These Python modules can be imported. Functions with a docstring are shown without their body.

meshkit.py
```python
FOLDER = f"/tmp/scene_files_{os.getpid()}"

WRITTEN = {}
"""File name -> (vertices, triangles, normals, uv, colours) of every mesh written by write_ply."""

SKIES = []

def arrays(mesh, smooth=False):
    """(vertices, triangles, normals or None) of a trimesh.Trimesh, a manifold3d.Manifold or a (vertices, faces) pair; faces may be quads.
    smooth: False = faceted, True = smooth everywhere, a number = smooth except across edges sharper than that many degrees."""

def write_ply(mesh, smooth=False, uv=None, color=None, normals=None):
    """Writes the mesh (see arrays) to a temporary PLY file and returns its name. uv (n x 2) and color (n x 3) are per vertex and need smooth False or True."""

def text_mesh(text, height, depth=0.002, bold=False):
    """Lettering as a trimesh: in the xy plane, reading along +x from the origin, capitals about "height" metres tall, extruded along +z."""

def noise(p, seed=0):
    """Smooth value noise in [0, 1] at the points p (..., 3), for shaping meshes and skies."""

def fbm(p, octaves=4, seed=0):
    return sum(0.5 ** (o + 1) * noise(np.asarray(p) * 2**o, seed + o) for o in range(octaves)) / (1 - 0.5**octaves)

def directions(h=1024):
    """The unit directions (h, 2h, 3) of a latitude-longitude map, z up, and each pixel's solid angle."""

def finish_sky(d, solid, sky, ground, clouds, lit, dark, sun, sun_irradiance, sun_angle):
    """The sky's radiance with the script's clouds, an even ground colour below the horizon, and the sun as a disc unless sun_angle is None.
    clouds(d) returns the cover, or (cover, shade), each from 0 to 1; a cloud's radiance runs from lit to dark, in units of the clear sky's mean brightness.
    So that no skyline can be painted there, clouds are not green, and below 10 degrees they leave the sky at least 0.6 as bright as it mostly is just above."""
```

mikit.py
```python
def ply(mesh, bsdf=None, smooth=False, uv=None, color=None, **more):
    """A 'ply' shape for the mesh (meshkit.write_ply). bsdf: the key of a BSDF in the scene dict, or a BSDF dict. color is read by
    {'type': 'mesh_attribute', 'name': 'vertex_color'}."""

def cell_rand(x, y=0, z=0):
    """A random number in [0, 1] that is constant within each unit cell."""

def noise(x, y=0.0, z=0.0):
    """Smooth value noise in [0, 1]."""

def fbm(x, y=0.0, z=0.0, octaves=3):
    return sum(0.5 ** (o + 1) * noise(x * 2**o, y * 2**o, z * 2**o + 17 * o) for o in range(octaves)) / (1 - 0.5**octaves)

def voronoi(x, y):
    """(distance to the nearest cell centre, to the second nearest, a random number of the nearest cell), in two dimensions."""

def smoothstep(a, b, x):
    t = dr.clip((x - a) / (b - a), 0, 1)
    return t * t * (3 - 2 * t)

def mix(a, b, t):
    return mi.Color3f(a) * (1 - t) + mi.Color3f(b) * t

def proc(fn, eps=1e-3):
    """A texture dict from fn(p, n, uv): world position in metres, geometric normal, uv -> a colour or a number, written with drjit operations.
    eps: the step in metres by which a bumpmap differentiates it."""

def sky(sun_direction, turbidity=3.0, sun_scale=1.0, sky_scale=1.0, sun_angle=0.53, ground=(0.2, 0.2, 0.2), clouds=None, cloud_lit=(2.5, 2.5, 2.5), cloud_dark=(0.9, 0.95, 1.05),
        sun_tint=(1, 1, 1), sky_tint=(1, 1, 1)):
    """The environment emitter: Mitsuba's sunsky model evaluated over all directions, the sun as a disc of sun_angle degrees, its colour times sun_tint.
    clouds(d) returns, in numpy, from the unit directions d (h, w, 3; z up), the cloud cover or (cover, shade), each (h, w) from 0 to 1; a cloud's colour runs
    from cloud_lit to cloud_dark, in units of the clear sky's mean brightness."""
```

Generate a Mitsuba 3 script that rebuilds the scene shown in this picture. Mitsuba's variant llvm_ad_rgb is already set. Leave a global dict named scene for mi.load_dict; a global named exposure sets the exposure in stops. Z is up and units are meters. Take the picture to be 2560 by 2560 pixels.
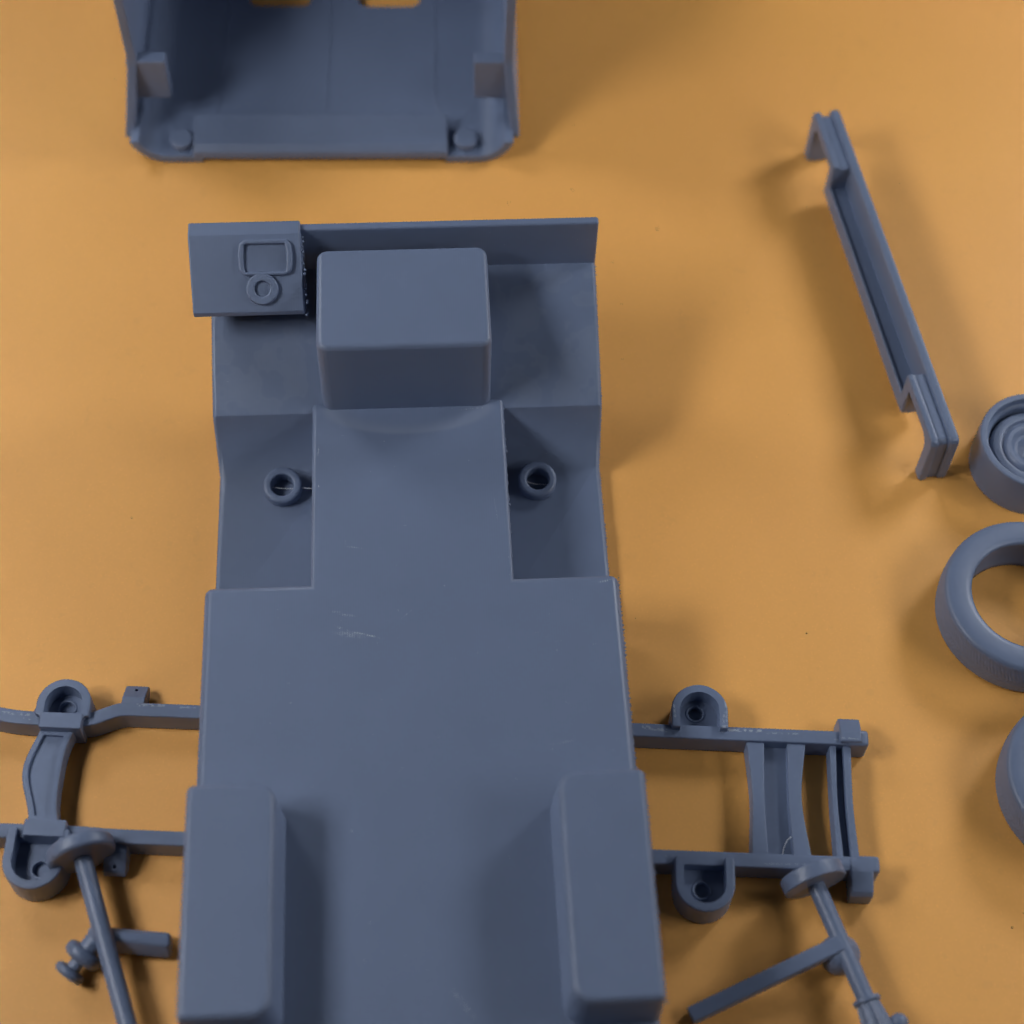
import math, random
import numpy as np, trimesh, shapely, manifold3d as mf
from shapely.geometry import Polygon, LineString, Point
import drjit as dr, mitsuba as mi, mikit, meshkit
T = mi.ScalarTransform4f
scene, labels = {}, {}
MM = 0.001
# ---------------------------------------------------------------- camera, lamps, exposure (millimetres, turned into metres)
TILT, ROLL, DIST, FOC = 0.5575, 0.0412, 350.3, 4554.0
CAM = np.array([0, -DIST * math.sin(TILT), DIST * math.cos(TILT)])
fw = np.array([0, math.sin(TILT), -math.cos(TILT)]); up0 = np.array([0, math.cos(TILT), math.sin(TILT)]); rt0 = np.array([1, 0, 0.])
up = up0 * math.cos(ROLL) - rt0 * math.sin(ROLL)
scene['camera'] = {'type': 'thinlens', 'fov': math.degrees(2 * math.atan(1280 / FOC)), 'aperture_radius': 2.7 * MM, 'focus_distance': 330 * MM,
                   'near_clip': 0.01, 'far_clip': 20.0,
                   'to_world': T().look_at(origin=(CAM * MM).tolist(), target=((CAM + fw * 100) * MM).tolist(), up=up.tolist())}
exposure = 0.0
AMBIENT = (0.008, 0.008, 0.008)
LAMPS = [((-265, -75, 285), 42, 80, 2.32, 'long softbox lamp beyond the left side of the table', (-10, 60, 0)), ((-260, 230, 260), 48, 52, 1.15, 'square softbox lamp beyond the far left corner of the table', (-10, 60, 0)),
         ((300, 225, 225), 45, 55, 2.0, 'square softbox lamp beyond the far right corner of the table', (40, 60, 0)), ((288, -70, 208), 40, 90, .93, 'long softbox lamp beyond the right side of the table', (40, 60, 0))]
scene['room_light'] = {'type': 'constant', 'radiance': {'type': 'rgb', 'value': list(AMBIENT)}}

# ---------------------------------------------------------------- helpers
def obj(name, mesh, bsdf, parent=None, smooth=32, tw=None):
    base = (parent + '__' if parent else '') + name
    key, n = base, 0
    while key in scene:
        n += 1; key = f'{base}_{n:03d}'
    if hasattr(mesh, 'to_mesh'):
        m = mesh.to_mesh(); mesh = trimesh.Trimesh(np.array(m.vert_properties[:, :3]), np.array(m.tri_verts), process=False)
    mesh = mesh.copy(); mesh.apply_scale(MM)
    if tw is not None: mesh.apply_transform(tw)
    scene[key] = mikit.ply(mesh, bsdf, smooth=smooth)
    return key
def tag(key, label, cat, group=None, kind=None):
    labels[key] = {'label': label, 'category': cat}
    if group: labels[key]['group'] = group
    if kind: labels[key]['kind'] = kind
def frame(x, y, yaw, z=0):
    m = trimesh.transformations.rotation_matrix(yaw, [0, 0, 1]); m[:3, 3] = np.array([x, y, z]) * MM
    return m
def ball(p, r, seg=14): return mf.Manifold.sphere(r, seg).translate(list(map(float, p)))
def hull(balls): return mf.Manifold.batch_hull(balls)
def union(ms): return mf.Manifold.batch_boolean(list(ms), mf.OpType.Add)
def rbox(x0, x1, y0, y1, z0, z1, r=0.4, seg=12):
    return hull([ball((x, y, z), r, seg) for x in (x0 + r, x1 - r) for y in (y0 + r, y1 - r) for z in (z0 + r, z1 - r)])
def box(x0, x1, y0, y1, z0, z1): return mf.Manifold.cube([x1 - x0, y1 - y0, z1 - z0]).translate([x0, y0, z0])
def cross(poly):
    polys = [poly] if poly.geom_type == 'Polygon' else list(poly.geoms)
    loops = []
    for p in polys:
        p = shapely.geometry.polygon.orient(p)
        loops += [np.array(p.exterior.coords)[:-1]] + [np.array(i.coords)[:-1] for i in p.interiors]
    return mf.CrossSection(loops, mf.FillRule.EvenOdd)
def plain(poly, z0, z1): return cross(poly).extrude(z1 - z0).translate([0, 0, z0])
def rprism(poly, z0, z1, r=0.35, seg=10):
    p = poly if hasattr(poly, 'geom_type') else Polygon(poly)
    q = p.buffer(-r, join_style=2, mitre_limit=3)
    return plain(q, z0 + r, z1 - r).minkowski_sum(mf.Manifold.sphere(r, seg))
def yz(poly, x0, x1, r=0.35, seg=10):       # polygon given in (y, z), swept along x
    m = rprism(poly, x0, x1, r, seg) if r else plain(Polygon(poly), x0, x1)
    return m.transform(np.array([[0, 0, 1, 0], [1, 0, 0, 0], [0, 1, 0, 0]], float))
def cyl(a, b, r, r2=None, seg=28):
    a, b = np.array(a, float), np.array(b, float); L = np.linalg.norm(b - a)
    m = mf.Manifold.cylinder(L, r, r if r2 is None else r2, seg)
    z = (b - a) / L; x = np.cross([0, 1, 0] if abs(z[1]) < .9 else [1, 0, 0], z); x /= np.linalg.norm(x); y = np.cross(z, x)
    return m.transform(np.column_stack([x, y, z, a]))
def rdisc(a, b, r, e=0.35, seg=28):          # a disc with rounded edges between the points a and b
    a, b = np.array(a, float), np.array(b, float); z = (b - a) / np.linalg.norm(b - a)
    return union([hull([cyl(a + z * e * (1 - math.sin(t)), b - z * e * (1 - math.sin(t)), r - e * (1 - math.cos(t)), seg=seg) for t in (0, .4, .8, 1.2, 1.57)])])
def lathe(prof, seg=96):
    v = trimesh.creation.revolve(np.array(prof, float), sections=seg)
    return v
def arc(cx, cy, r, a0, a1, n=8):
    return [(cx + r * math.cos(math.radians(a0 + (a1 - a0) * i / n)), cy + r * math.sin(math.radians(a0 + (a1 - a0) * i / n))) for i in range(n + 1)]
def rrect(x0, x1, y0, y1, r): return shapely.box(x0 + r, y0 + r, x1 - r, y1 - r).buffer(r, quad_segs=6)
rng = random.Random(7)

# ---------------------------------------------------------------- materials
FX, FY, FYAW = -19.3, 0.0, 0.0858            # where the floor pan lies and how it is turned
def flocal(p):
    x, y = p.x * 1000 - FX, p.y * 1000 - FY
    c, s = math.cos(FYAW), math.sin(FYAW)
    return c * x + s * y, -s * x + c * y, p.z * 1000
RES = (0.116, 0.154, 0.249)
def resin(p, n, uv):
    x, y, z = p.x * 1000, p.y * 1000, p.z * 1000
    m = mikit.fbm(x * .11, y * .11, z * .11, 3) - .5
    f = mikit.noise(x * 3.1, y * 3.1, z * 3.1) - .5
    d = mikit.noise(x * 1.7 + 31, y * 1.7, z * 1.7)
    speck = mikit.smoothstep(.93, .985, d) * mikit.smoothstep(.5, .8, mikit.noise(x * 6, y * 6, z * 6 + 9))
    k = 1 + .12 * m + .05 * f
    return mikit.mix(mi.Color3f(RES[0] * k, RES[1] * k, RES[2] * k), (.40, .43, .48), speck * .35)
SCR = [(-13.6, -34.7, -11.2, -35.7, .28, .9), (-11.2, -35.7, -5.2, -37.4, .24, 1.0), (-14.0, -35.9, -8.0, -36.9, .75, .4), (-13.1, -32.3, -9.9, -32.8, .3, .45), (-14.5, -31.7, -12.5, -31.9, .3, .3),
       (-12.0, -18.5, -8.5, -19.1, .14, .7), (-2.2, -33.6, -.2, -31.9, .15, .5), (4.5, -99.5, 6.2, -101.5, .5, .6), (5.6, -101.0, 8.1, -104.4, .6, .5), (32.6, -27.7, 35.6, -27.1, .3, .6),
       (-16.9, .9, -16.7, 3.0, .22, .8), (-16.8, -5.2, -16.5, -5.9, .3, .8), (-3.5, -63.0, -2.0, -61.5, .2, .35), (22, -58.6, 27, -57.9, .3, .25), (15.2, -9.0, 15.6, -14.0, .12, .5), (9.5, 10.5, 14.5, 10.9, .2, .5)]
SCUFF = [(38.8, -46.6, 45.5, -46.5, .45, .9), (46.5, -46.9, 52, -46.8, .25, .5), (24.5, -46.6, 28.6, -47.2, .6, .6), (58.5, -47.6, 62.6, -47.7, .2, .6), (29.9, -41.5, 30.2, -45.0, .3, .7), (39.2, -41.8, 39.4, -45.5, .3, .7), (38.9, -44, 38.6, -47, .3, .6),
         (-64.5, -46.4, -59.5, -46.3, .45, .8), (-88, -49.0, -83.2, -49.2, .4, .6), (-84, -49.9, -83, -50.2, .3, .5), (-79, -42.5, -76.5, -42.6, .35, .7), (28.5, -70.5, 30, -70.6, .3, .5), (45, -71.2, 52, -71.0, .2, .35), (-57, -46.6, -54.5, -46.5, .3, .5)]
def resin_frame(p, n, uv):
    x, y = p.x * 1000, p.y * 1000
    w = mi.Float(0)
    nz = mikit.noise(x * 2.6, y * 3.2, 1.0)
    for x0, y0, x1, y1, wd, a in SCUFF:
        dx, dy = x1 - x0, y1 - y0; L2 = dx * dx + dy * dy
        t = dr.clip(((x - x0) * dx + (y - y0) * dy) / L2, 0, 1)
        d = dr.sqrt(dr.square(x - x0 - t * dx) + dr.square(y - y0 - t * dy))
        w = dr.maximum(w, a * mikit.smoothstep(wd, wd * .2, d) * mikit.smoothstep(.3, .7, nz))
    return mikit.mix(resin(p, n, uv), (.50, .54, .60), w * mikit.smoothstep(.5, .9, n.z) * .42)
def resin_floor(p, n, uv):
    x, y, z = flocal(p)
    m = mikit.fbm(x * .09 + 5, y * .09, z * .09, 3) - .5
    f = mikit.noise(x * 3.1, y * 3.1, z * 3.1) - .5
    lines = dr.sin(x * (2 * math.pi / .43)) * (.35 + .65 * mikit.noise(x * .15, y * .06, 4))
    k = 1 + .10 * m + .035 * f + .022 * lines
    c = mi.Color3f(RES[0] * k, RES[1] * k, RES[2] * k)
    # cured blotches on the toe board
    bl = mikit.fbm(x * .23 + 3, y * .23 + 8, 2.5, 3)
    toe = mikit.smoothstep(29.0, 27.0, z) * mikit.smoothstep(9, 14, y) * mikit.smoothstep(38, 35, y) * mikit.smoothstep(16.5, 18, dr.abs(x))
    c = mikit.mix(c, (.19, .225, .30), toe * .22 * mikit.smoothstep(.40, .66, bl))
    edge = mikit.smoothstep(.045, .0, dr.abs(bl - .52))
    c = mikit.mix(c, (.22, .255, .33), toe * .10 * edge)
    # pale resin left in front of the engine cover
    rr = dr.sqrt(dr.square(x / 17.0) + dr.square((y - 11.5) / 6.5))
    c = mikit.mix(c, (.17, .205, .29), .55 * mikit.smoothstep(1.0, .86, rr) * mikit.smoothstep(.5, .9, rr) * mikit.smoothstep(12.0, 11.0, y))
    # scrapes
    w = mi.Float(0)
    tick = .25 + .75 * mikit.smoothstep(-.2, .8, dr.sin(x * (2 * math.pi / .43)))
    nz = mikit.noise(x * 2.3, y * 2.3, 1.0)
    for x0, y0, x1, y1, wd, a in SCR:
        dx, dy = x1 - x0, y1 - y0; L2 = dx * dx + dy * dy
        t = dr.clip(((x - x0) * dx + (y - y0) * dy) / L2, 0, 1)
        d = dr.sqrt(dr.square(x - x0 - t * dx) + dr.square(y - y0 - t * dy))
        w = dr.maximum(w, a * mikit.smoothstep(wd, wd * .2, d) * mikit.smoothstep(.15, .65, nz) * dr.sin(dr.clip(t, .03, .97) * math.pi))
    w = w * mikit.smoothstep(.6, .9, n.z)
    d = mikit.noise(x * 1.1 + 31, y * 1.1, z * 1.1)
    speck = mikit.smoothstep(.94, .985, d) * mikit.smoothstep(.55, .8, mikit.noise(x * 5, y * 5, z * 5 + 9))
    w = dr.maximum(w * tick, speck * .4)
    return mikit.mix(c, (.52, .56, .60), dr.clip(w, 0, 1) * .62)
TAB = (0.71, 0.347, 0.087)
def table_col(p, n, uv):
    x, y = p.x * 1000, p.y * 1000
    m = mikit.fbm(x * .02 + 7, y * .02 + 3, 0, 4) - .5
    g = mikit.noise(x * 2.6, y * 2.6, 3.0) - .5
    g2 = mikit.noise(x * 5.3 + 40, y * 5.3, 8.0)
    k = 1 + .05 * m + .03 * g + .07 * mikit.smoothstep(.80, .95, g2)
    c = mi.Color3f(TAB[0] * k, TAB[1] * k * (1 + .03 * m), TAB[2] * k * (1 - .1 * m))
    # small stains
    st = mikit.smoothstep(.79, .86, mikit.noise(x * .45 + 12, y * .45 + 5, 1.0)) * mikit.smoothstep(.4, .7, mikit.noise(x * 2.0, y * 2.0, 6.0)) * mikit.smoothstep(.55, .7, mikit.noise(x * .05, y * .05 + 3, 2.0))
    return mikit.mix(c, (.33, .19, .08), st * .06)
def table_bump(p, n, uv):
    x, y = p.x * 1000, p.y * 1000
    return (mikit.noise(x * 3.0, y * 3.0, 3.0) + .6 * mikit.noise(x * 6.1, y * 6.1, 5.0)) * 1.0
def lines_bump(p, n, uv):
    x, y, z = flocal(p)
    return dr.sin(x * (2 * math.pi / .43)) * .5 + .3 * mikit.noise(x * .8, y * .8, z * .8)
def matte(tex, rough, spec, sheen=0.0):
    return {'type': 'principled', 'base_color': tex, 'roughness': rough, 'specular': spec, 'sheen': sheen}
scene['resin'] = {'type': 'twosided', 'b': matte(mikit.proc(resin), .42, .5, .6)}
scene['resin_frame'] = {'type': 'twosided', 'b': matte(mikit.proc(resin_frame), .42, .5, .6)}
scene['resin_pan'] = {'type': 'twosided', 'b': {'type': 'bumpmap', 'tex': mikit.proc(lines_bump, 4e-5), 'scale': 3.0e-6, 'b': matte(mikit.proc(resin_floor), .42, .5, .6)}}
TY = [(95.6, -18.7), (103.2, -53.8)]
scene['table_top'] = {'type': 'twosided', 'b': {'type': 'bumpmap', 'tex': mikit.proc(table_bump, 1e-4), 'scale': 1.2e-5, 'b': matte(mikit.proc(table_col), .55, .6)}}
scene['black_cloth'] = {'type': 'diffuse', 'reflectance': {'type': 'rgb', 'value': [.03, .03, .03]}}
scene['dust'] = {'type': 'diffuse', 'reflectance': {'type': 'rgb', 'value': [.05, .035, .02]}}
scene['thread'] = {'type': 'twosided', 'b': {'type': 'principled', 'base_color': {'type': 'rgb', 'value': [.42, .44, .50]}, 'roughness': .4}}

# ---------------------------------------------------------------- table and lamps
tb = trimesh.creation.box((900, 900, 20)); tb.apply_translation((0, 60, -10))
scene['table'] = mikit.ply(tb.apply_scale(MM), 'table_top'); labels['table'] = {'label': 'smooth orange table top under the loose parts', 'kind': 'structure'}
def softbox(pos, w, h, power, label, aim):
    key = 'softbox_lamp'; n = 0
    while key in labels: n += 1; key = f'softbox_lamp_{n:03d}'
    pos = np.array(pos, float); aim = np.array(aim, float)
    f = (aim - pos) / np.linalg.norm(aim - pos); yv = np.array([0, 1., 0]); xv = np.cross(yv, f); xv /= np.linalg.norm(xv); yv = np.cross(f, xv)
    M = np.eye(4); M[:3, 0], M[:3, 1], M[:3, 2], M[:3, 3] = xv, yv, f, pos * MM
    q = trimesh.Trimesh(np.array([[-w, -h, 0], [w, -h, 0], [w, h, 0], [-w, h, 0]], float) * MM, [[0, 1, 2], [0, 2, 3]]); q.apply_transform(M)
    scene[key + '__diffuser'] = mikit.ply(q, 'black_cloth', emitter={'type': 'area', 'radiance': {'type': 'rgb', 'value': [power * 1e5 / (4 * w * h)] * 3}})
    b = trimesh.creation.box((2 * w + 12, 2 * h + 12, 40)); b.apply_translation((0, 0, -22.5)); b.apply_scale(MM); b.apply_transform(M)
    scene[key + '__housing'] = mikit.ply(b, 'black_cloth')
    labels[key] = {'label': label, 'category': 'lamp'}
for L in LAMPS: softbox(*L)

# ---------------------------------------------------------------- the floor pan of the model truck
PF = frame(FX, FY, FYAW)
P = 'floor_pan'; W = 36.6; ZC = 17.35
def fo(name, mesh, parent=P, **k): return obj(name, mesh, k.pop('bsdf', 'resin_pan'), parent, tw=PF, **k)
bed = union([rbox(-W, W, -140, -25.8, 5.4, ZC, 1.5, 16), rbox(-17.9, 17.9, -60, 13.0, 3.5, ZC, .8, 14)])
fo('bed_floor', bed)
prof = [(-27.2, 0.02), (7.5, 0.02), (12.4, 12.6), (25, 19.4), (38.2, 24.4), (38.2, 27.2), (31, 24.7), (25, 22.4), (18, 19.6), (11.2, 16.4), (6.1, 3.0), (-27.2, 3.0)]
for s in (-1, 1):
    fo('foot_well', yz(prof, min(s * 15.0, s * W), max(s * 15.0, s * W), .8, 12))
for s in (-1, 1):
    pl = shapely.box(min(s * 22.4, s * W), -105.7, max(s * 22.4, s * W), -67.9)
    ri = .5
    inner = 22.4 + 2.2
    plan = shapely.unary_union([Polygon(list(rrect(inner - 2.2, inner + 4, -105.7, -67.9, 2.0).exterior.coords)), shapely.box(inner + 1, -105.7, W, -67.9)])
    pts = np.array(plan.simplify(.02).exterior.coords)[:-1]
    balls = []
    cx, cy = pts.mean(0)
    for x, y in pts:
        d = np.array([cx - x, cy - y]); 
        bx, by = x + 1.1 * np.sign(d[0]), y + 1.1 * np.sign(d[1])
        balls.append(ball((s * bx, by, 27.85 - 1.1), 1.1, 16))
        lo = -.9 if x < inner else 0
        balls.append(ball((s * (bx + lo), by + (.3 if y > cy else -.3), 16), 1.1, 12))
    fo('wheel_arch', hull(balls))
# engine cover, dash board, instrument box
plan = rrect(-15.95, 15.55, 11.3, 34.3, 1.9)
fo('engine_cover', rprism(plan, 12, 36.3, 1.0, 16))
fo('dash_board', yz([(37.3, 22.5), (39.0, 22.5), (39.0, 38.25), (37.3, 38.25)], -36.4, W, .45, 14))
ib = yz([(38.9, 39.3), (35.7, 39.3), (24.15, 31.05), (24.05, 30.0), (25.2, 29.6), (37.4, 31.5), (38.9, 32)], -39.3, -18.8, .32)
I = fo('instrument_box', ib.transform(np.array([[1, 0, -.055, 2.1], [0, 1, 0, 0], [0, 0, 1, 0]], float)))
sy, sz = np.array([-11.5, -8.2]) / math.hypot(11.5, 8.2); ny, nz = -sz * -1 * -1, sy * -1
ny, nz = sz, -sy                                    # outward normal of the sloping face (towards the lens side and up)
def onslope(m): return m.transform(np.array([[1, 0, 0, 0], [0, sy, ny, 35.7], [0, sz, nz, 39.3]], float))
def barrel(x0, x1, y0, y1, r, bulge):
    pts = []
    for x, y in rrect(x0, x1, y0, y1, r).segmentize(.5).exterior.coords:
        t = 1 - ((y - (y0 + y1) / 2) / ((y1 - y0) / 2)) ** 2
        pts.append((x + bulge * t * (1 if x > (x0 + x1) / 2 else -1) * abs(x - (x0 + x1) / 2) / ((x1 - x0) / 2), y))
    return Polygon(pts).simplify(.02)
fr = barrel(-29.75, -20.75, 1.0, 7.6, 1.2, .5).difference(barrel(-29.0, -21.6, 1.85, 6.95, .35, .25))
fo('screen_frame', onslope(rprism(fr, -.4, 1.05, .3, 10)), I)
fo('screen', onslope(union([plain(shapely.box(-29.3, 1.6, -21.2, 5.2), -.3, .12), plain(shapely.box(-29.3, 5.2, -21.2, 7.2), -.3, .25)])), I)
ring = Point(-25.98, 10.05).buffer(2.92, quad_segs=12).difference(Point(-25.98, 10.05).buffer(1.42, quad_segs=10))
fo('gauge_ring', onslope(rprism(ring, -.4, 1.05, .25, 8)), I)
fo('gauge_face', onslope(plain(Point(-25.98, 10.05).buffer(1.6, quad_segs=10), -.3, .22)), I)
# screw posts with a strand of resin
for k, (x, y) in enumerate(((-24.3, 2.4), (24.15, 2.0))):
    prf = [(2.1, -1.5), (2.1, 3.1), (2.15, 3.3), (2.3, 3.45), (2.5, 3.5)] + [(3.0 + .62 * math.cos(t), 2.88 + .62 * math.sin(t)) for t in np.linspace(math.pi / 2, 0, 7)] + [(3.62, -1.5), (2.1, -1.5)]
    m = lathe(prf, 56); m.apply_transform(trimesh.transformations.rotation_matrix(math.radians(15), [1, 0, 0])); m.apply_translation((x, y + .6, 3.0))
    obj('screw_post', m, 'resin_pan', P, tw=PF)
def strand(pts, r, name, parent, tw, bsdf='thread'):
    segs = [hull([ball(a, r, 8), ball(b, r, 8)]) for a, b in zip(pts[:-1], pts[1:])]
    return obj(name, union(segs), bsdf, parent, tw=tw)
strand([(-26.2, 2.5, 5.0), (-24.5, 2.4, 4.6), (-22.4, 2.2, 4.7), (-20.5, 2.0, 5.1), (-17.7, 1.7, 5.2)], .075, 'resin_strand', P, PF)
strand([(22.0, 2.2, 4.7), (23.5, 1.8, 4.4), (26.2, 1.5, 4.3)], .075, 'resin_strand', P, PF)
# support stubs left along the right hand edges
lump = []
def stub(x, y, z, r): 
    m = trimesh.creation.icosphere(subdivisions=1, radius=r); m.apply_scale([rng.uniform(.6, 1.3), rng.uniform(.7, 1.3), rng.uniform(.7, 1.5)]); m.apply_translation((x, y, z)); lump.append(m)
y = -26.5
while y > -106:
    z = ZC - rng.uniform(.5, 1.2) if y > -68 else 27.8 - rng.uniform(.6, 1.4)
    stub(W - .02, y, z, rng.uniform(.11, .23)); y -= rng.uniform(.6, 1.1)
y = 11
while y > -25:
    if rng.random() < .55: stub(17.9, y, ZC - rng.uniform(.6, 2.2), rng.uniform(.12, .32))
    if y < 5.5: stub(W - .05, y, 3.0 - rng.uniform(.4, 1), rng.uniform(.1, .25))
    y -= rng.uniform(.6, 1.3)
y = 37
while y > 12.5:
    stub(W - .05, y, 16.4 + (y - 11.2) * .41 - rng.uniform(.4, 1), rng.uniform(.1, .22))
    if y < 33: stub(15.5, y, 35.2 - rng.uniform(0, 1.0), rng.uniform(.1, .2))
    y -= rng.uniform(.7, 1.3)
z = 35
while z > 18: stub(15.35, 12.6, z, rng.uniform(.12, .2)); z -= rng.uniform(.7, 1.1)
key = fo('support_stubs', trimesh.util.concatenate(lump)); labels[key] = {'label': 'row of small support stubs along the right edges', 'kind': 'stuff'}
lump = []
t = .03
while t < 1:
    stub(-18.6 + .5 * t + rng.uniform(-.1, .35), 35.7 - 11.5 * t, 39.0 - 8.2 * t - rng.uniform(.2, 1.4), rng.uniform(.12, .32)); t += rng.uniform(.03, .07)
key = fo('support_stubs', trimesh.util.concatenate(lump), I); labels[key] = {'label': 'torn support stubs on the right end of the box', 'kind': 'stuff'}
tag(P, 'large blue grey floor pan of the model truck with dash board and two wheel arches', 'model part')

# ---------------------------------------------------------------- ladder frame under the pan
Fk = 'ladder_frame'
def lo(name, mesh, parent=Fk, **k): return obj(name, mesh, k.pop('bsdf', 'resin_frame'), parent, **k)
far_line = [(-118, -45.0), (-104, -46.2), (-95, -48.0), (-88.3, -49.3), (-84.5, -49.75), (-75, -49.85), (-72, -49.4), (-69.8, -48.3), (-67.6, -47.35), (-65, -47.2), (64, -47.2)]
near_line = [(-118, -71.6), (-95, -71.1), (-84, -70.75), (-73, -70.7), (-69, -70.8), (-65, -71.05), (64.2, -70.5)]
def smooth_line(pts, n=3):
    for _ in range(n):
        q = [pts[0]]
        for a, b in zip(pts[:-1], pts[1:]):
            a, b = np.array(a), np.array(b); q += [tuple(a * .75 + b * .25), tuple(a * .25 + b * .75)]
        pts = q + [pts[-1]]
    return pts
lo('side_rail', rprism(LineString(smooth_line(far_line)).buffer(1.32, cap_style=2), 0.02, 5.1, .3, 8))
lo('side_rail', rprism(LineString(smooth_line(near_line)).buffer(1.32, cap_style=2), 0.02, 5.1, .3, 8))
def cup(cx, yr, s, hw, apex, hole, th=1.5, over=1.0, ztop=6.4):
    """open cup on the outside of a rail: yr = middle of the rail, s = +1 towards the far side"""
    cyc = apex - s * hw
    out = shapely.unary_union([Point(cx, cyc).buffer(hw, quad_segs=12), shapely.box(cx - hw, min(cyc, yr), cx + hw, max(cyc, yr))])
    inn = shapely.unary_union([Point(cx, cyc).buffer(hw - th, quad_segs=12), shapely.box(cx - hw + th, min(cyc, yr - s * 3), cx + hw - th, max(cyc, yr - s * 3))])
    m = rprism(out, .02, ztop, .3, 8) - plain(inn, 2.7, 9) - plain(Point(*hole).buffer(1.35, quad_segs=8), 1.7, 4)
    rim = rprism(Point(*hole).buffer(1.75, quad_segs=8).difference(Point(*hole).buffer(1.3, quad_segs=8)), 2.3, 2.95, .12, 6)
    return union([m, rim])
for a in ((34.6, -46.9, 1, 5.0, -38.5, (34.2, -42.6)), (34.9, -70.8, -1, 5.05, -80.5, (34.7, -75.5)), (-77.3, -49.6, 1, 4.75, -42.5, (-77.4, -46.7)), (-77.6, -70.6, -1, 5.2, -81.4, (-77.0, -76.6))):
    lo('mounting_cup', cup(*a))
for a in ((29.2, -46.4), (-82.6, -48.6)):
    lo('rib', hull([ball((a[0], a[1], .6), .5, 8), ball((a[0] + .9, a[1] + 2.6, .6), .5, 8), ball((a[0], a[1], 4.0), .5, 8), ball((a[0] + .9, a[1] + 1.6, 4.6), .5, 8)]))
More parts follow.
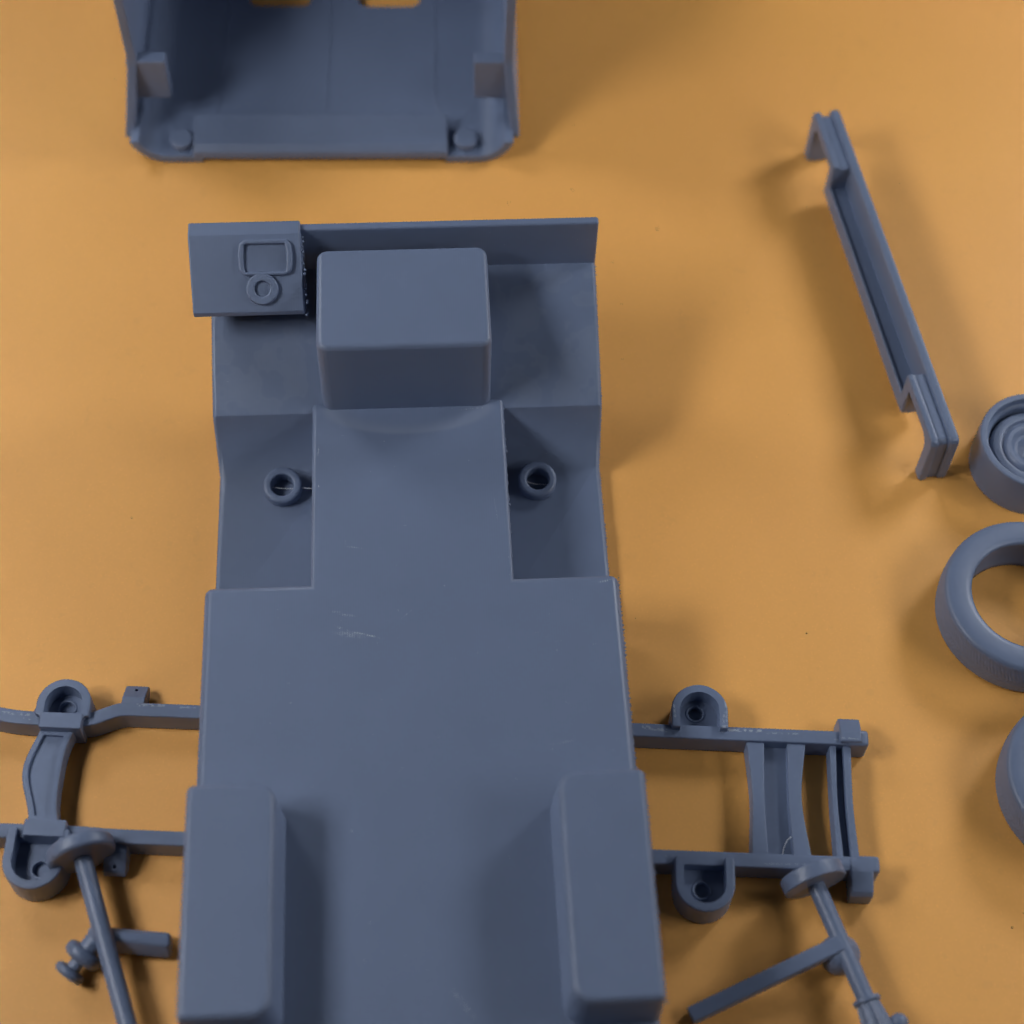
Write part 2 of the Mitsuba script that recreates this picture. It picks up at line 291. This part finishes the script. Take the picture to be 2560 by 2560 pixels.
# front cross member with a recessed face
from scipy.interpolate import CubicSpline
def spline(pts, n=24):
    p = np.array(pts); f = CubicSpline(-p[:, 1], p[:, 0]); t = np.linspace(-p[0, 1], -p[-1, 1], n)
    return [(float(f(q)), float(-q)) for q in t]
le = spline([(-80.9, -51.5), (-82.2, -56.0), (-82.7, -59.9), (-81.7, -63.7), (-80.1, -69.6)]); ri = spline([(-74.6, -51.3), (-75.7, -54.6), (-76.0, -59.9), (-75.9, -63.6), (-74.5, -69.6)])
mem = Polygon(le + ri[::-1])
X = lo('cross_member', rprism(mem, 1.2, 5.0, .45, 10) - plain(mem.buffer(-1.05, join_style=1).intersection(shapely.box(-90, -67.9, -70, -52.9)).buffer(-.4).buffer(.4), 4.3, 8))
lo('clamp_block', rbox(-80.9, -73.55, -52.2, -49.2, .3, 6.7, .25, 8)); lo('clamp_block', rbox(-80.2, -73.1, -72.15, -69.1, .3, 6.7, .25, 8))
# small lugs with a screw hole
lug = yz([(-48, .5), (-48, 4.6), (-44.6, 4.4), (-41.6, 2.6), (-41.2, 1.6), (-42.5, .5)], -67.7, -63.6, .25, 8) - cyl((-65.6, -43.0, 0), (-65.6, -42.2, 8), .32, seg=12)
lo('lug', lug)
lug = yz([(-71, .5), (-71, 4.4), (-73.6, 4.2), (-76.4, 2.6), (-76.9, 1.4), (-75.5, .3)][::-1], -66.6, -62.7, .25, 8) - cyl((-64.6, -75.4, 0), (-64.6, -76.2, 8), .32, seg=12)
lo('lug', lug)
# rear cross members
def flange(xa, xm, xb, wa, wm, wb, name='flange'):
    L = smooth_line([(xa, -48.3), (xm, -56.5), (xm, -61), (xb, -69.4)]); R = smooth_line([(xa + wa, -48.3), (xm + wm, -56.5), (xm + wm, -61), (xb + wb, -69.4)])
    return Polygon(L + R[::-1])
X = lo('cross_member', plain(Polygon([(44.5, -48.2), (52, -48.2), (52, -69.4), (44.5, -69.4)]), .4, 2.6))
lo('flange', rprism(flange(42.9, 43.6, 43.1, 3.2, 2.2, 2.9), .3, 4.6, .28, 8), X); lo('flange', rprism(flange(50.1, 49.9, 50.3, 3.3, 2.3, 3.1), .3, 4.6, .28, 8), X)
X = lo('cross_member', plain(Polygon([(58, -48.2), (61, -48.2), (61, -69.4), (58, -69.4)]), .5, 2.4))
lo('flange', rprism(flange(57.6, 57.5, 57.7, 1.2, .95, 1.2), .4, 4.3, .2, 8), X); lo('flange', rprism(flange(60.0, 59.9, 60.2, 1.4, 1.2, 1.4), .4, 4.3, .2, 8), X)
strand([(48.6, -68.9, 2.9), (48.7, -67.9, 4.0), (49.3, -66.6, 4.9), (50.0, -66.0, 4.8)], .09, 'resin_strand', Fk, None)
lo('end_bracket', union([yz([(-48.3, .02), (-48.3, 6.0), (-46.4, 6.0), (-43.3, 4.6), (-42.9, 3.8), (-42.9, .02)], 59.3, 63.2, .4, 10), rbox(60.5, 64.4, -48.7, -45.7, .02, 5.6, .6, 10)]))
lo('end_bracket', union([yz([(-69.6, .02), (-69.6, 5.5), (-72.0, 5.6), (-75.2, 4.4), (-75.8, 3.6), (-75.8, .02)][::-1], 59.7, 63.6, .4, 10), rbox(60.9, 64.7, -72.1, -69.1, .02, 5.6, .6, 10)]))
tag(Fk, 'long ladder frame lying crosswise on the table under the floor pan', 'model part')

# ---------------------------------------------------------------- axles in front
A = 'front_axle'
def ao(name, mesh, parent, **k): return obj(name, mesh, 'resin', parent, **k)
c0, c1 = np.array([-69.9, -74.6, 6.2]), np.array([-53.0, -115.0, 5.2]); ax = (c1 - c0) / np.linalg.norm(c1 - c0)
ao('axle_tube', cyl(c0 - ax * .2, c1, 1.55, seg=32), A)
ao('wheel_flange', rdisc(c0 - ax * 1.5, c0 + ax * 1.3, 5.75, .8, 44), A)
hub = np.array([-64.9, -88.0, 4.6])
ao('drive_shaft', union([hull([ball((-54.3, -87.2, 1.3), .8, 10), ball((-54.0, -89.7, 1.4), .8, 10), ball((-54.1, -88.8, 3.2), .8, 10), ball((-54.2, -87.6, 3.2), .8, 10), ball((-65, -87.0, 2.6), .9, 10), ball((-65, -89.2, 2.4), .9, 10), ball((-65, -88.2, 4.4), .8, 10)]), ball(hub, 2.0, 24)]), A)
q1, q2 = np.array([-67.3, -91.3, 3.45]), np.array([-69.3, -94.1, 2.7])
d = q1 - hub; d /= np.linalg.norm(d); d2 = q2 - q1; d2 /= np.linalg.norm(d2)
ao('pinion', cyl(hub, q1, 1.7), A)
ao('collar', rdisc(q1 - d * 1.2, q1 + d * 1.1, 3.3, .95, 40), A)
ao('pinion', cyl(q1, q2, 1.2), A)
ao('collar', rdisc(q2 - d2 * .85, q2 + d2 * .75, 2.65, .7, 36), A)
tag(A, 'axle with a round flange resting against the left part of the ladder frame', 'model part')
A = 'rear_axle'
c0, c1 = np.array([53.1, -72.9, 6.0]), np.array([60.9, -94.0, 5.2]); ax = (c1 - c0) / np.linalg.norm(c1 - c0)
c0 = c0 + (0, -.9, 0)
ao('axle_tube', cyl(c0, c1 + ax * 1, 1.5, 1.5, seg=32), A)
ao('wheel_flange', rdisc(c0 - ax * 1.3, c0 + ax * 1.3, 5.5, .35, 22), A, smooth=18)
ao('differential', mf.Manifold.sphere(3.4, 40).scale([1, 1, .98]).translate([57.3, -85.9, 3.4]), A)
j = np.array([57.0, -85.0, 6.0]); e = np.array([32.8, -96.5, 1.5]); dd = (e - j) / np.linalg.norm(e - j); sd = np.cross(dd, [0, 0, 1]); sd /= np.linalg.norm(sd); ud = np.cross(sd, dd)
ao('drive_shaft', hull([ball(q + sd * a * 1.0 + ud * b * .8, .35, 10) for q in (j, e) for a in (-1, 1) for b in (-1, 1)]), A)
ao('collar', rdisc(c1 - ax * .4, c1 + ax * .5, 2.35, .3, 28), A)
boot = [cyl(c1, c1 + ax * 7, 1.75, 2.3, seg=32)]
for k in range(8):
    a = k * math.pi / 4; v1 = np.cross(ax, [0, 0, 1]); v1 /= np.linalg.norm(v1); v2 = np.cross(v1, ax); o = v1 * math.cos(a) + v2 * math.sin(a)
    boot.append(hull([ball(c1 + ax * .5 + o * 1.7, .35, 8), ball(c1 + ax * 7 + o * 2.4, .6, 8)]))
ao('boot', union(boot), A)
kx = c1 + ax * 5 + np.array([2.6, .9, .6])
ao('knob', union([hull([ball(c1 + ax * 4.5, 1.0, 16), ball(kx, 1.2, 20)]), ball(kx + (.5, .2, .3), 1.55, 24)]), A)
tag(A, 'axle with slanting drive shaft and round differential, near the right end of the ladder frame', 'model part')

# ---------------------------------------------------------------- bumper bar
B = 'bumper_bar'
b0, b1 = np.array([63.7, 97.0]), np.array([81.8, 11.4]); L = np.linalg.norm(b1 - b0); ang = math.atan2(*(b1 - b0)[::-1])
# local: u along the bar from the far end, v across (positive = right hand side seen from the lens), z up
BM = np.eye(4); BM[:3, 0] = [math.cos(ang), math.sin(ang), 0]; BM[:3, 1] = [-math.sin(ang), math.cos(ang), 0]; BM[:3, 3] = np.array([b0[0], b0[1], 0]) * MM
H, SU = 13.0, 16.8
def uz(poly, v0, v1, r=.4):                      # polygon in (u, z), swept across v
    m = rprism(poly, v0, v1, r, 8)
    return m.transform(np.array([[1, 0, 0, 0], [0, 0, 1, 0], [0, 1, 0, 0]], float))
def elev(ztop, zunder, lowu=None):
    P0 = [(0, 10.2)] + [(.0, .02), (2.9, .02)] + arc(5.2, zunder - 2.2, 2.3, 180, 90, 5) + [(L - 5.2, zunder)] + arc(L - 5.2, zunder - 2.2, 2.3, 90, 0, 5)[1:] + [(L - 2.9, .02), (L, .02)] + arc(L - 1.2, ztop - 1.2, 1.2, 0, 90, 4) + arc(1.2, ztop - 1.2, 1.2, 90, 180, 4)
    return Polygon(P0).buffer(0)
def bo(name, m): return obj(name, m, 'resin', B, tw=BM)
# right flange full length (v from 0.5 to 2.45), left flange only at the ends, tray in the middle
tray = Polygon([(SU - 3.2, 3.0), (L - SU + 3.2, 3.0), (L - SU + 3.2, 6.1), (SU - 3.2, 6.1)])
def end(s, v0, v1, zt, r=.4, cut=0.0):
    pts = [(0 + cut, .02), (2.8, .02)] + arc(5.2, 8.1, 2.4, 180, 90, 5) + [(SU - 2.6, 10.4)] + ([(SU - 2.6, 3.0), (SU, 3.0)] if True else []) + [(SU, zt)] + arc(1.4 + cut, zt - 1.4, 1.4, 90, 180, 4)
    q = Polygon(pts).buffer(0)
    if s < 0: q = shapely.affinity.affine_transform(q, [-1, 0, 0, 1, L, 0])
    return uz(q, v0, v1, r)
flangeR = union([uz(elev(H, 10.2), .85, 2.85, .5), uz(shapely.box(SU - 2.6, 3.0, L - SU + 2.6, H), .85, 2.85, .5)])
bo('rail', flangeR)
for s in (1, -1):
    bo('end_rail', end(s, -2.85, -1.15, H, .5)); bo('groove', end(s, -1.6, 1.3, H - .75, .15, .65))
bo('tray', union([uz(shapely.box(SU - .6, 3.0, L - SU + .6, 6.1), -2.8, 1.4, .2), uz(shapely.box(SU - .6, 3.0, L - SU + .6, 6.8), -2.85, -2.0, .35)]))
tag(B, 'narrow channelled bumper bar standing on two feet at the upper right', 'model part')

# ---------------------------------------------------------------- wheel and tyres
Wk = 'wheel'
wc = (100.6, 15.3, 0)
rim = [(9.2, .1), (11.15, .1), (11.3, 1.2), (11.3, 5), (11.15, 8.2)] + [(10.75 + .35 * math.cos(a), 9.15 + .38 * math.sin(a)) for a in np.linspace(0, math.pi / 2, 5)] + [(10.0, 9.55)] + [(10.0 + .28 * math.cos(a), 9.25 + .3 * math.sin(a)) for a in np.linspace(math.pi / 2, math.pi, 4)] + [(9.6, 8.1), (9.15, 7.7), (9.0, 7.4), (9.0, 2), (9.2, .1)]
def wo(name, prof, seg=96):
    m = lathe(prof, seg); m.apply_translation(wc); return obj(name, m, 'resin', Wk)
wo('rim', rim)
hubp = [(0, 1), (8.45, 1), (8.5, 6.0), (8.4, 6.55), (8.0, 6.9), (7.0, 7.05), (6.5, 6.95), (6.25, 6.45), (6.1, 6.4), (5.75, 7.0), (5.3, 7.3), (4.6, 7.3), (4.1, 6.9), (3.7, 6.3), (3.2, 6.1), (2.8, 6.3), (2.3, 7.0), (1.5, 7.5), (0, 7.6)]
wo('hub_disc', hubp)
tag(Wk, 'round wheel with ringed hub disc at the right edge, above the tyres', 'wheel')
typ = [(11.3, .3), (12.2, .06), (15.0, .1), (15.55, .3), (15.9, .7)] + [(16.0 + .28 * math.sin(math.pi * (z - .9) / 7.2), z) for z in np.linspace(.9, 8.1, 37)] + [(15.9, 8.45), (15.6, 8.85), (15.1, 9.08), (14.0, 9.25), (12.2, 9.2), (11.3, 9.0), (10.95, 8.6), (10.9, 7.9), (11.4, 7.2), (11.9, 6.6), (11.9, 2.6), (11.4, 1.6), (11.3, .3)]
def tyre_mesh():
    m = lathe(typ, 900); v = m.vertices.copy()
    r = np.hypot(v[:, 0], v[:, 1]); a = np.arctan2(v[:, 1], v[:, 0]) * (150 / (2 * math.pi)); z = v[:, 2]
    t = np.abs((z - 4.55) / 4.0)
    saw = np.abs((a + t * 2.2) % 1 - .5)                     # slanted blocks, mirrored about the middle
    cut = np.clip((.17 - saw) / .06, 0, 1) * (np.abs((z * .62 + .1) % 1 - .5) < .42)
    rib = np.clip((.10 - np.abs((z * .62 + .1) % 1 - .5)) / .05, 0, 1)
    dep = .085 * np.maximum(cut, rib) * np.clip((r - 15.75) / .2, 0, 1)
    v[:, :2] *= ((r - dep) / np.maximum(r, 1e-9))[:, None]
    m.vertices = v
    return m
for k, (tx, ty) in enumerate(TY):
    m = tyre_mesh(); m.apply_translation((tx, ty, 0)); key = obj('tyre', m, 'resin', None, smooth=40)
    tag(key, ['treaded tyre with an open centre, just below the wheel', 'treaded tyre at the right edge, lower of the two and mostly cut off'][k], 'tyre', 'loose tyres at the right')

# ---------------------------------------------------------------- cab shell at the top
Cb = 'cab_shell'; CM = frame(-44.8, 87.4, math.radians(3.2))
def co(name, mesh, parent=Cb, **k): return obj(name, mesh, 'resin', parent, tw=CM, **k)
hw, R, th = 42.6, 9.0, 2.0; cx = .8; CL = 78.0; CH = 92.0
# trough cross-section in (x, z)
def trough(hw, R, z0, zt):
    return [(cx - hw, zt)] + [(cx - hw + R + R * math.cos(a), z0 + R + R * math.sin(a)) for a in np.linspace(math.pi, 1.5 * math.pi, 9)] + [(cx + hw - R + R * math.cos(a), z0 + R + R * math.sin(a)) for a in np.linspace(1.5 * math.pi, 2 * math.pi, 9)] + [(cx + hw, zt)]
low = Polygon(trough(hw - 1.1, R - .8, .15, 6.5) + trough(hw - 1.1 - th, R - th - .8, .15 + th, 6.5)[::-1])
def xz(poly, y0, y1, r): 
    m = rprism(poly, y0, y1, r, 8)
    return m.transform(np.array([[1, 0, 0, 0], [0, 0, 1, 0], [0, 1, 0, 0]], float))
base = xz(low, 0, CL, .3)
holes = union([plain(rrect(x0, x1, 46.2, 64, 2.2), -2, 6) for x0, x1 in ((-17.7, -3.7), (7.2, 21.4))])
notch = plain(rrect(-25.3, 27.3, -12, 2.2, .3), -2, 3.2)
co('floor', base - holes - notch)
rimz = [(1.2, 4.6), (3.0, 5.2), (9.2, 19.5), (9.9, 21.5), (10.4, 47), (CL - 2.2, 56), (CL - 2.2, 4.6)]
for s in (-1, 1):
    x0 = cx + s * hw
    m = yz(rimz, min(x0, x0 - s * th), max(x0, x0 - s * th), .4)
    m = m.refine_to_length(6.0).warp_batch(lambda v, s=s: np.column_stack([v[:, 0] - s * 1.5 * np.interp(v[:, 2], [4, 20, 60], [0, 1.0, .5]) + (.7 if s < 0 else -.2) * np.interp(v[:, 2], [4, 20], [0, 1]), v[:, 1], v[:, 2]]))
    co('side_wall', m)
co('roof_wall', xz(Polygon([(cx - hw + 1, 1.5), (cx + hw - 1, 1.5), (cx + hw - 1, CH), (cx - hw + 1, CH)]), CL - 2, CL - .1, .4))
co('grille_lip', yz([(-.1, 1.4), (-.3, 2.0), (-.1, 3.4), (1.4, 4.4), (8.6, 6.2), (9.0, 5.6), (9.0, 1.5), (2.2, 1.4)], -27.2, 27.7, .35, 10))
for x in (-29.9, 31.6):
    co('headlight_boss', rdisc((x, 4.2, 1.2), (x, 3.6, 4.2), 2.55, .5, 32))
for x0, x1 in ((cx - hw + 1.8, -31.7), (33.4, cx + hw - 1.6)):
    co('mounting_block', rbox(x0, x1, 9.8, 13.0, 9.6, 20.2, .4))
co('crease_line', rbox(.85, 1.25, 9, CL - 2, 1.5, 2.4, .16, 8))
for sx, x in ((-1, -22.1), (1, 24.8)):
    co('crease_line', union([hull([ball((x - sx * .0 + sx * a, y0, 2.2), .22, 8), ball((x + sx * b, y1, 2.2), .22, 8)]) for y0, y1, a, b in ((75, 20, 0, 0), (20, 16, 0, .25), (16, 12.5, .25, 1.2), (12.5, 10, 1.2, 2.4))]))
tag(Cb, 'open cab shell lying with its hollow side up at the top edge', 'model part')

# ---------------------------------------------------------------- specks of dust on the table
sp = []
for k in range(34):
    m = trimesh.creation.icosphere(subdivisions=1, radius=rng.choice([.07, .09, .11, .16])); m.apply_scale([rng.uniform(.7, 1.6), rng.uniform(.7, 1.5), .6])
    m.apply_translation((rng.uniform(-95, 95), rng.uniform(-95, 120), .05)); sp.append(m)
obj('dust_specks', trimesh.util.concatenate(sp), 'dust'); labels['dust_specks'] = {'label': 'tiny dark specks of dust scattered over the table', 'kind': 'stuff', 'category': 'dust'}
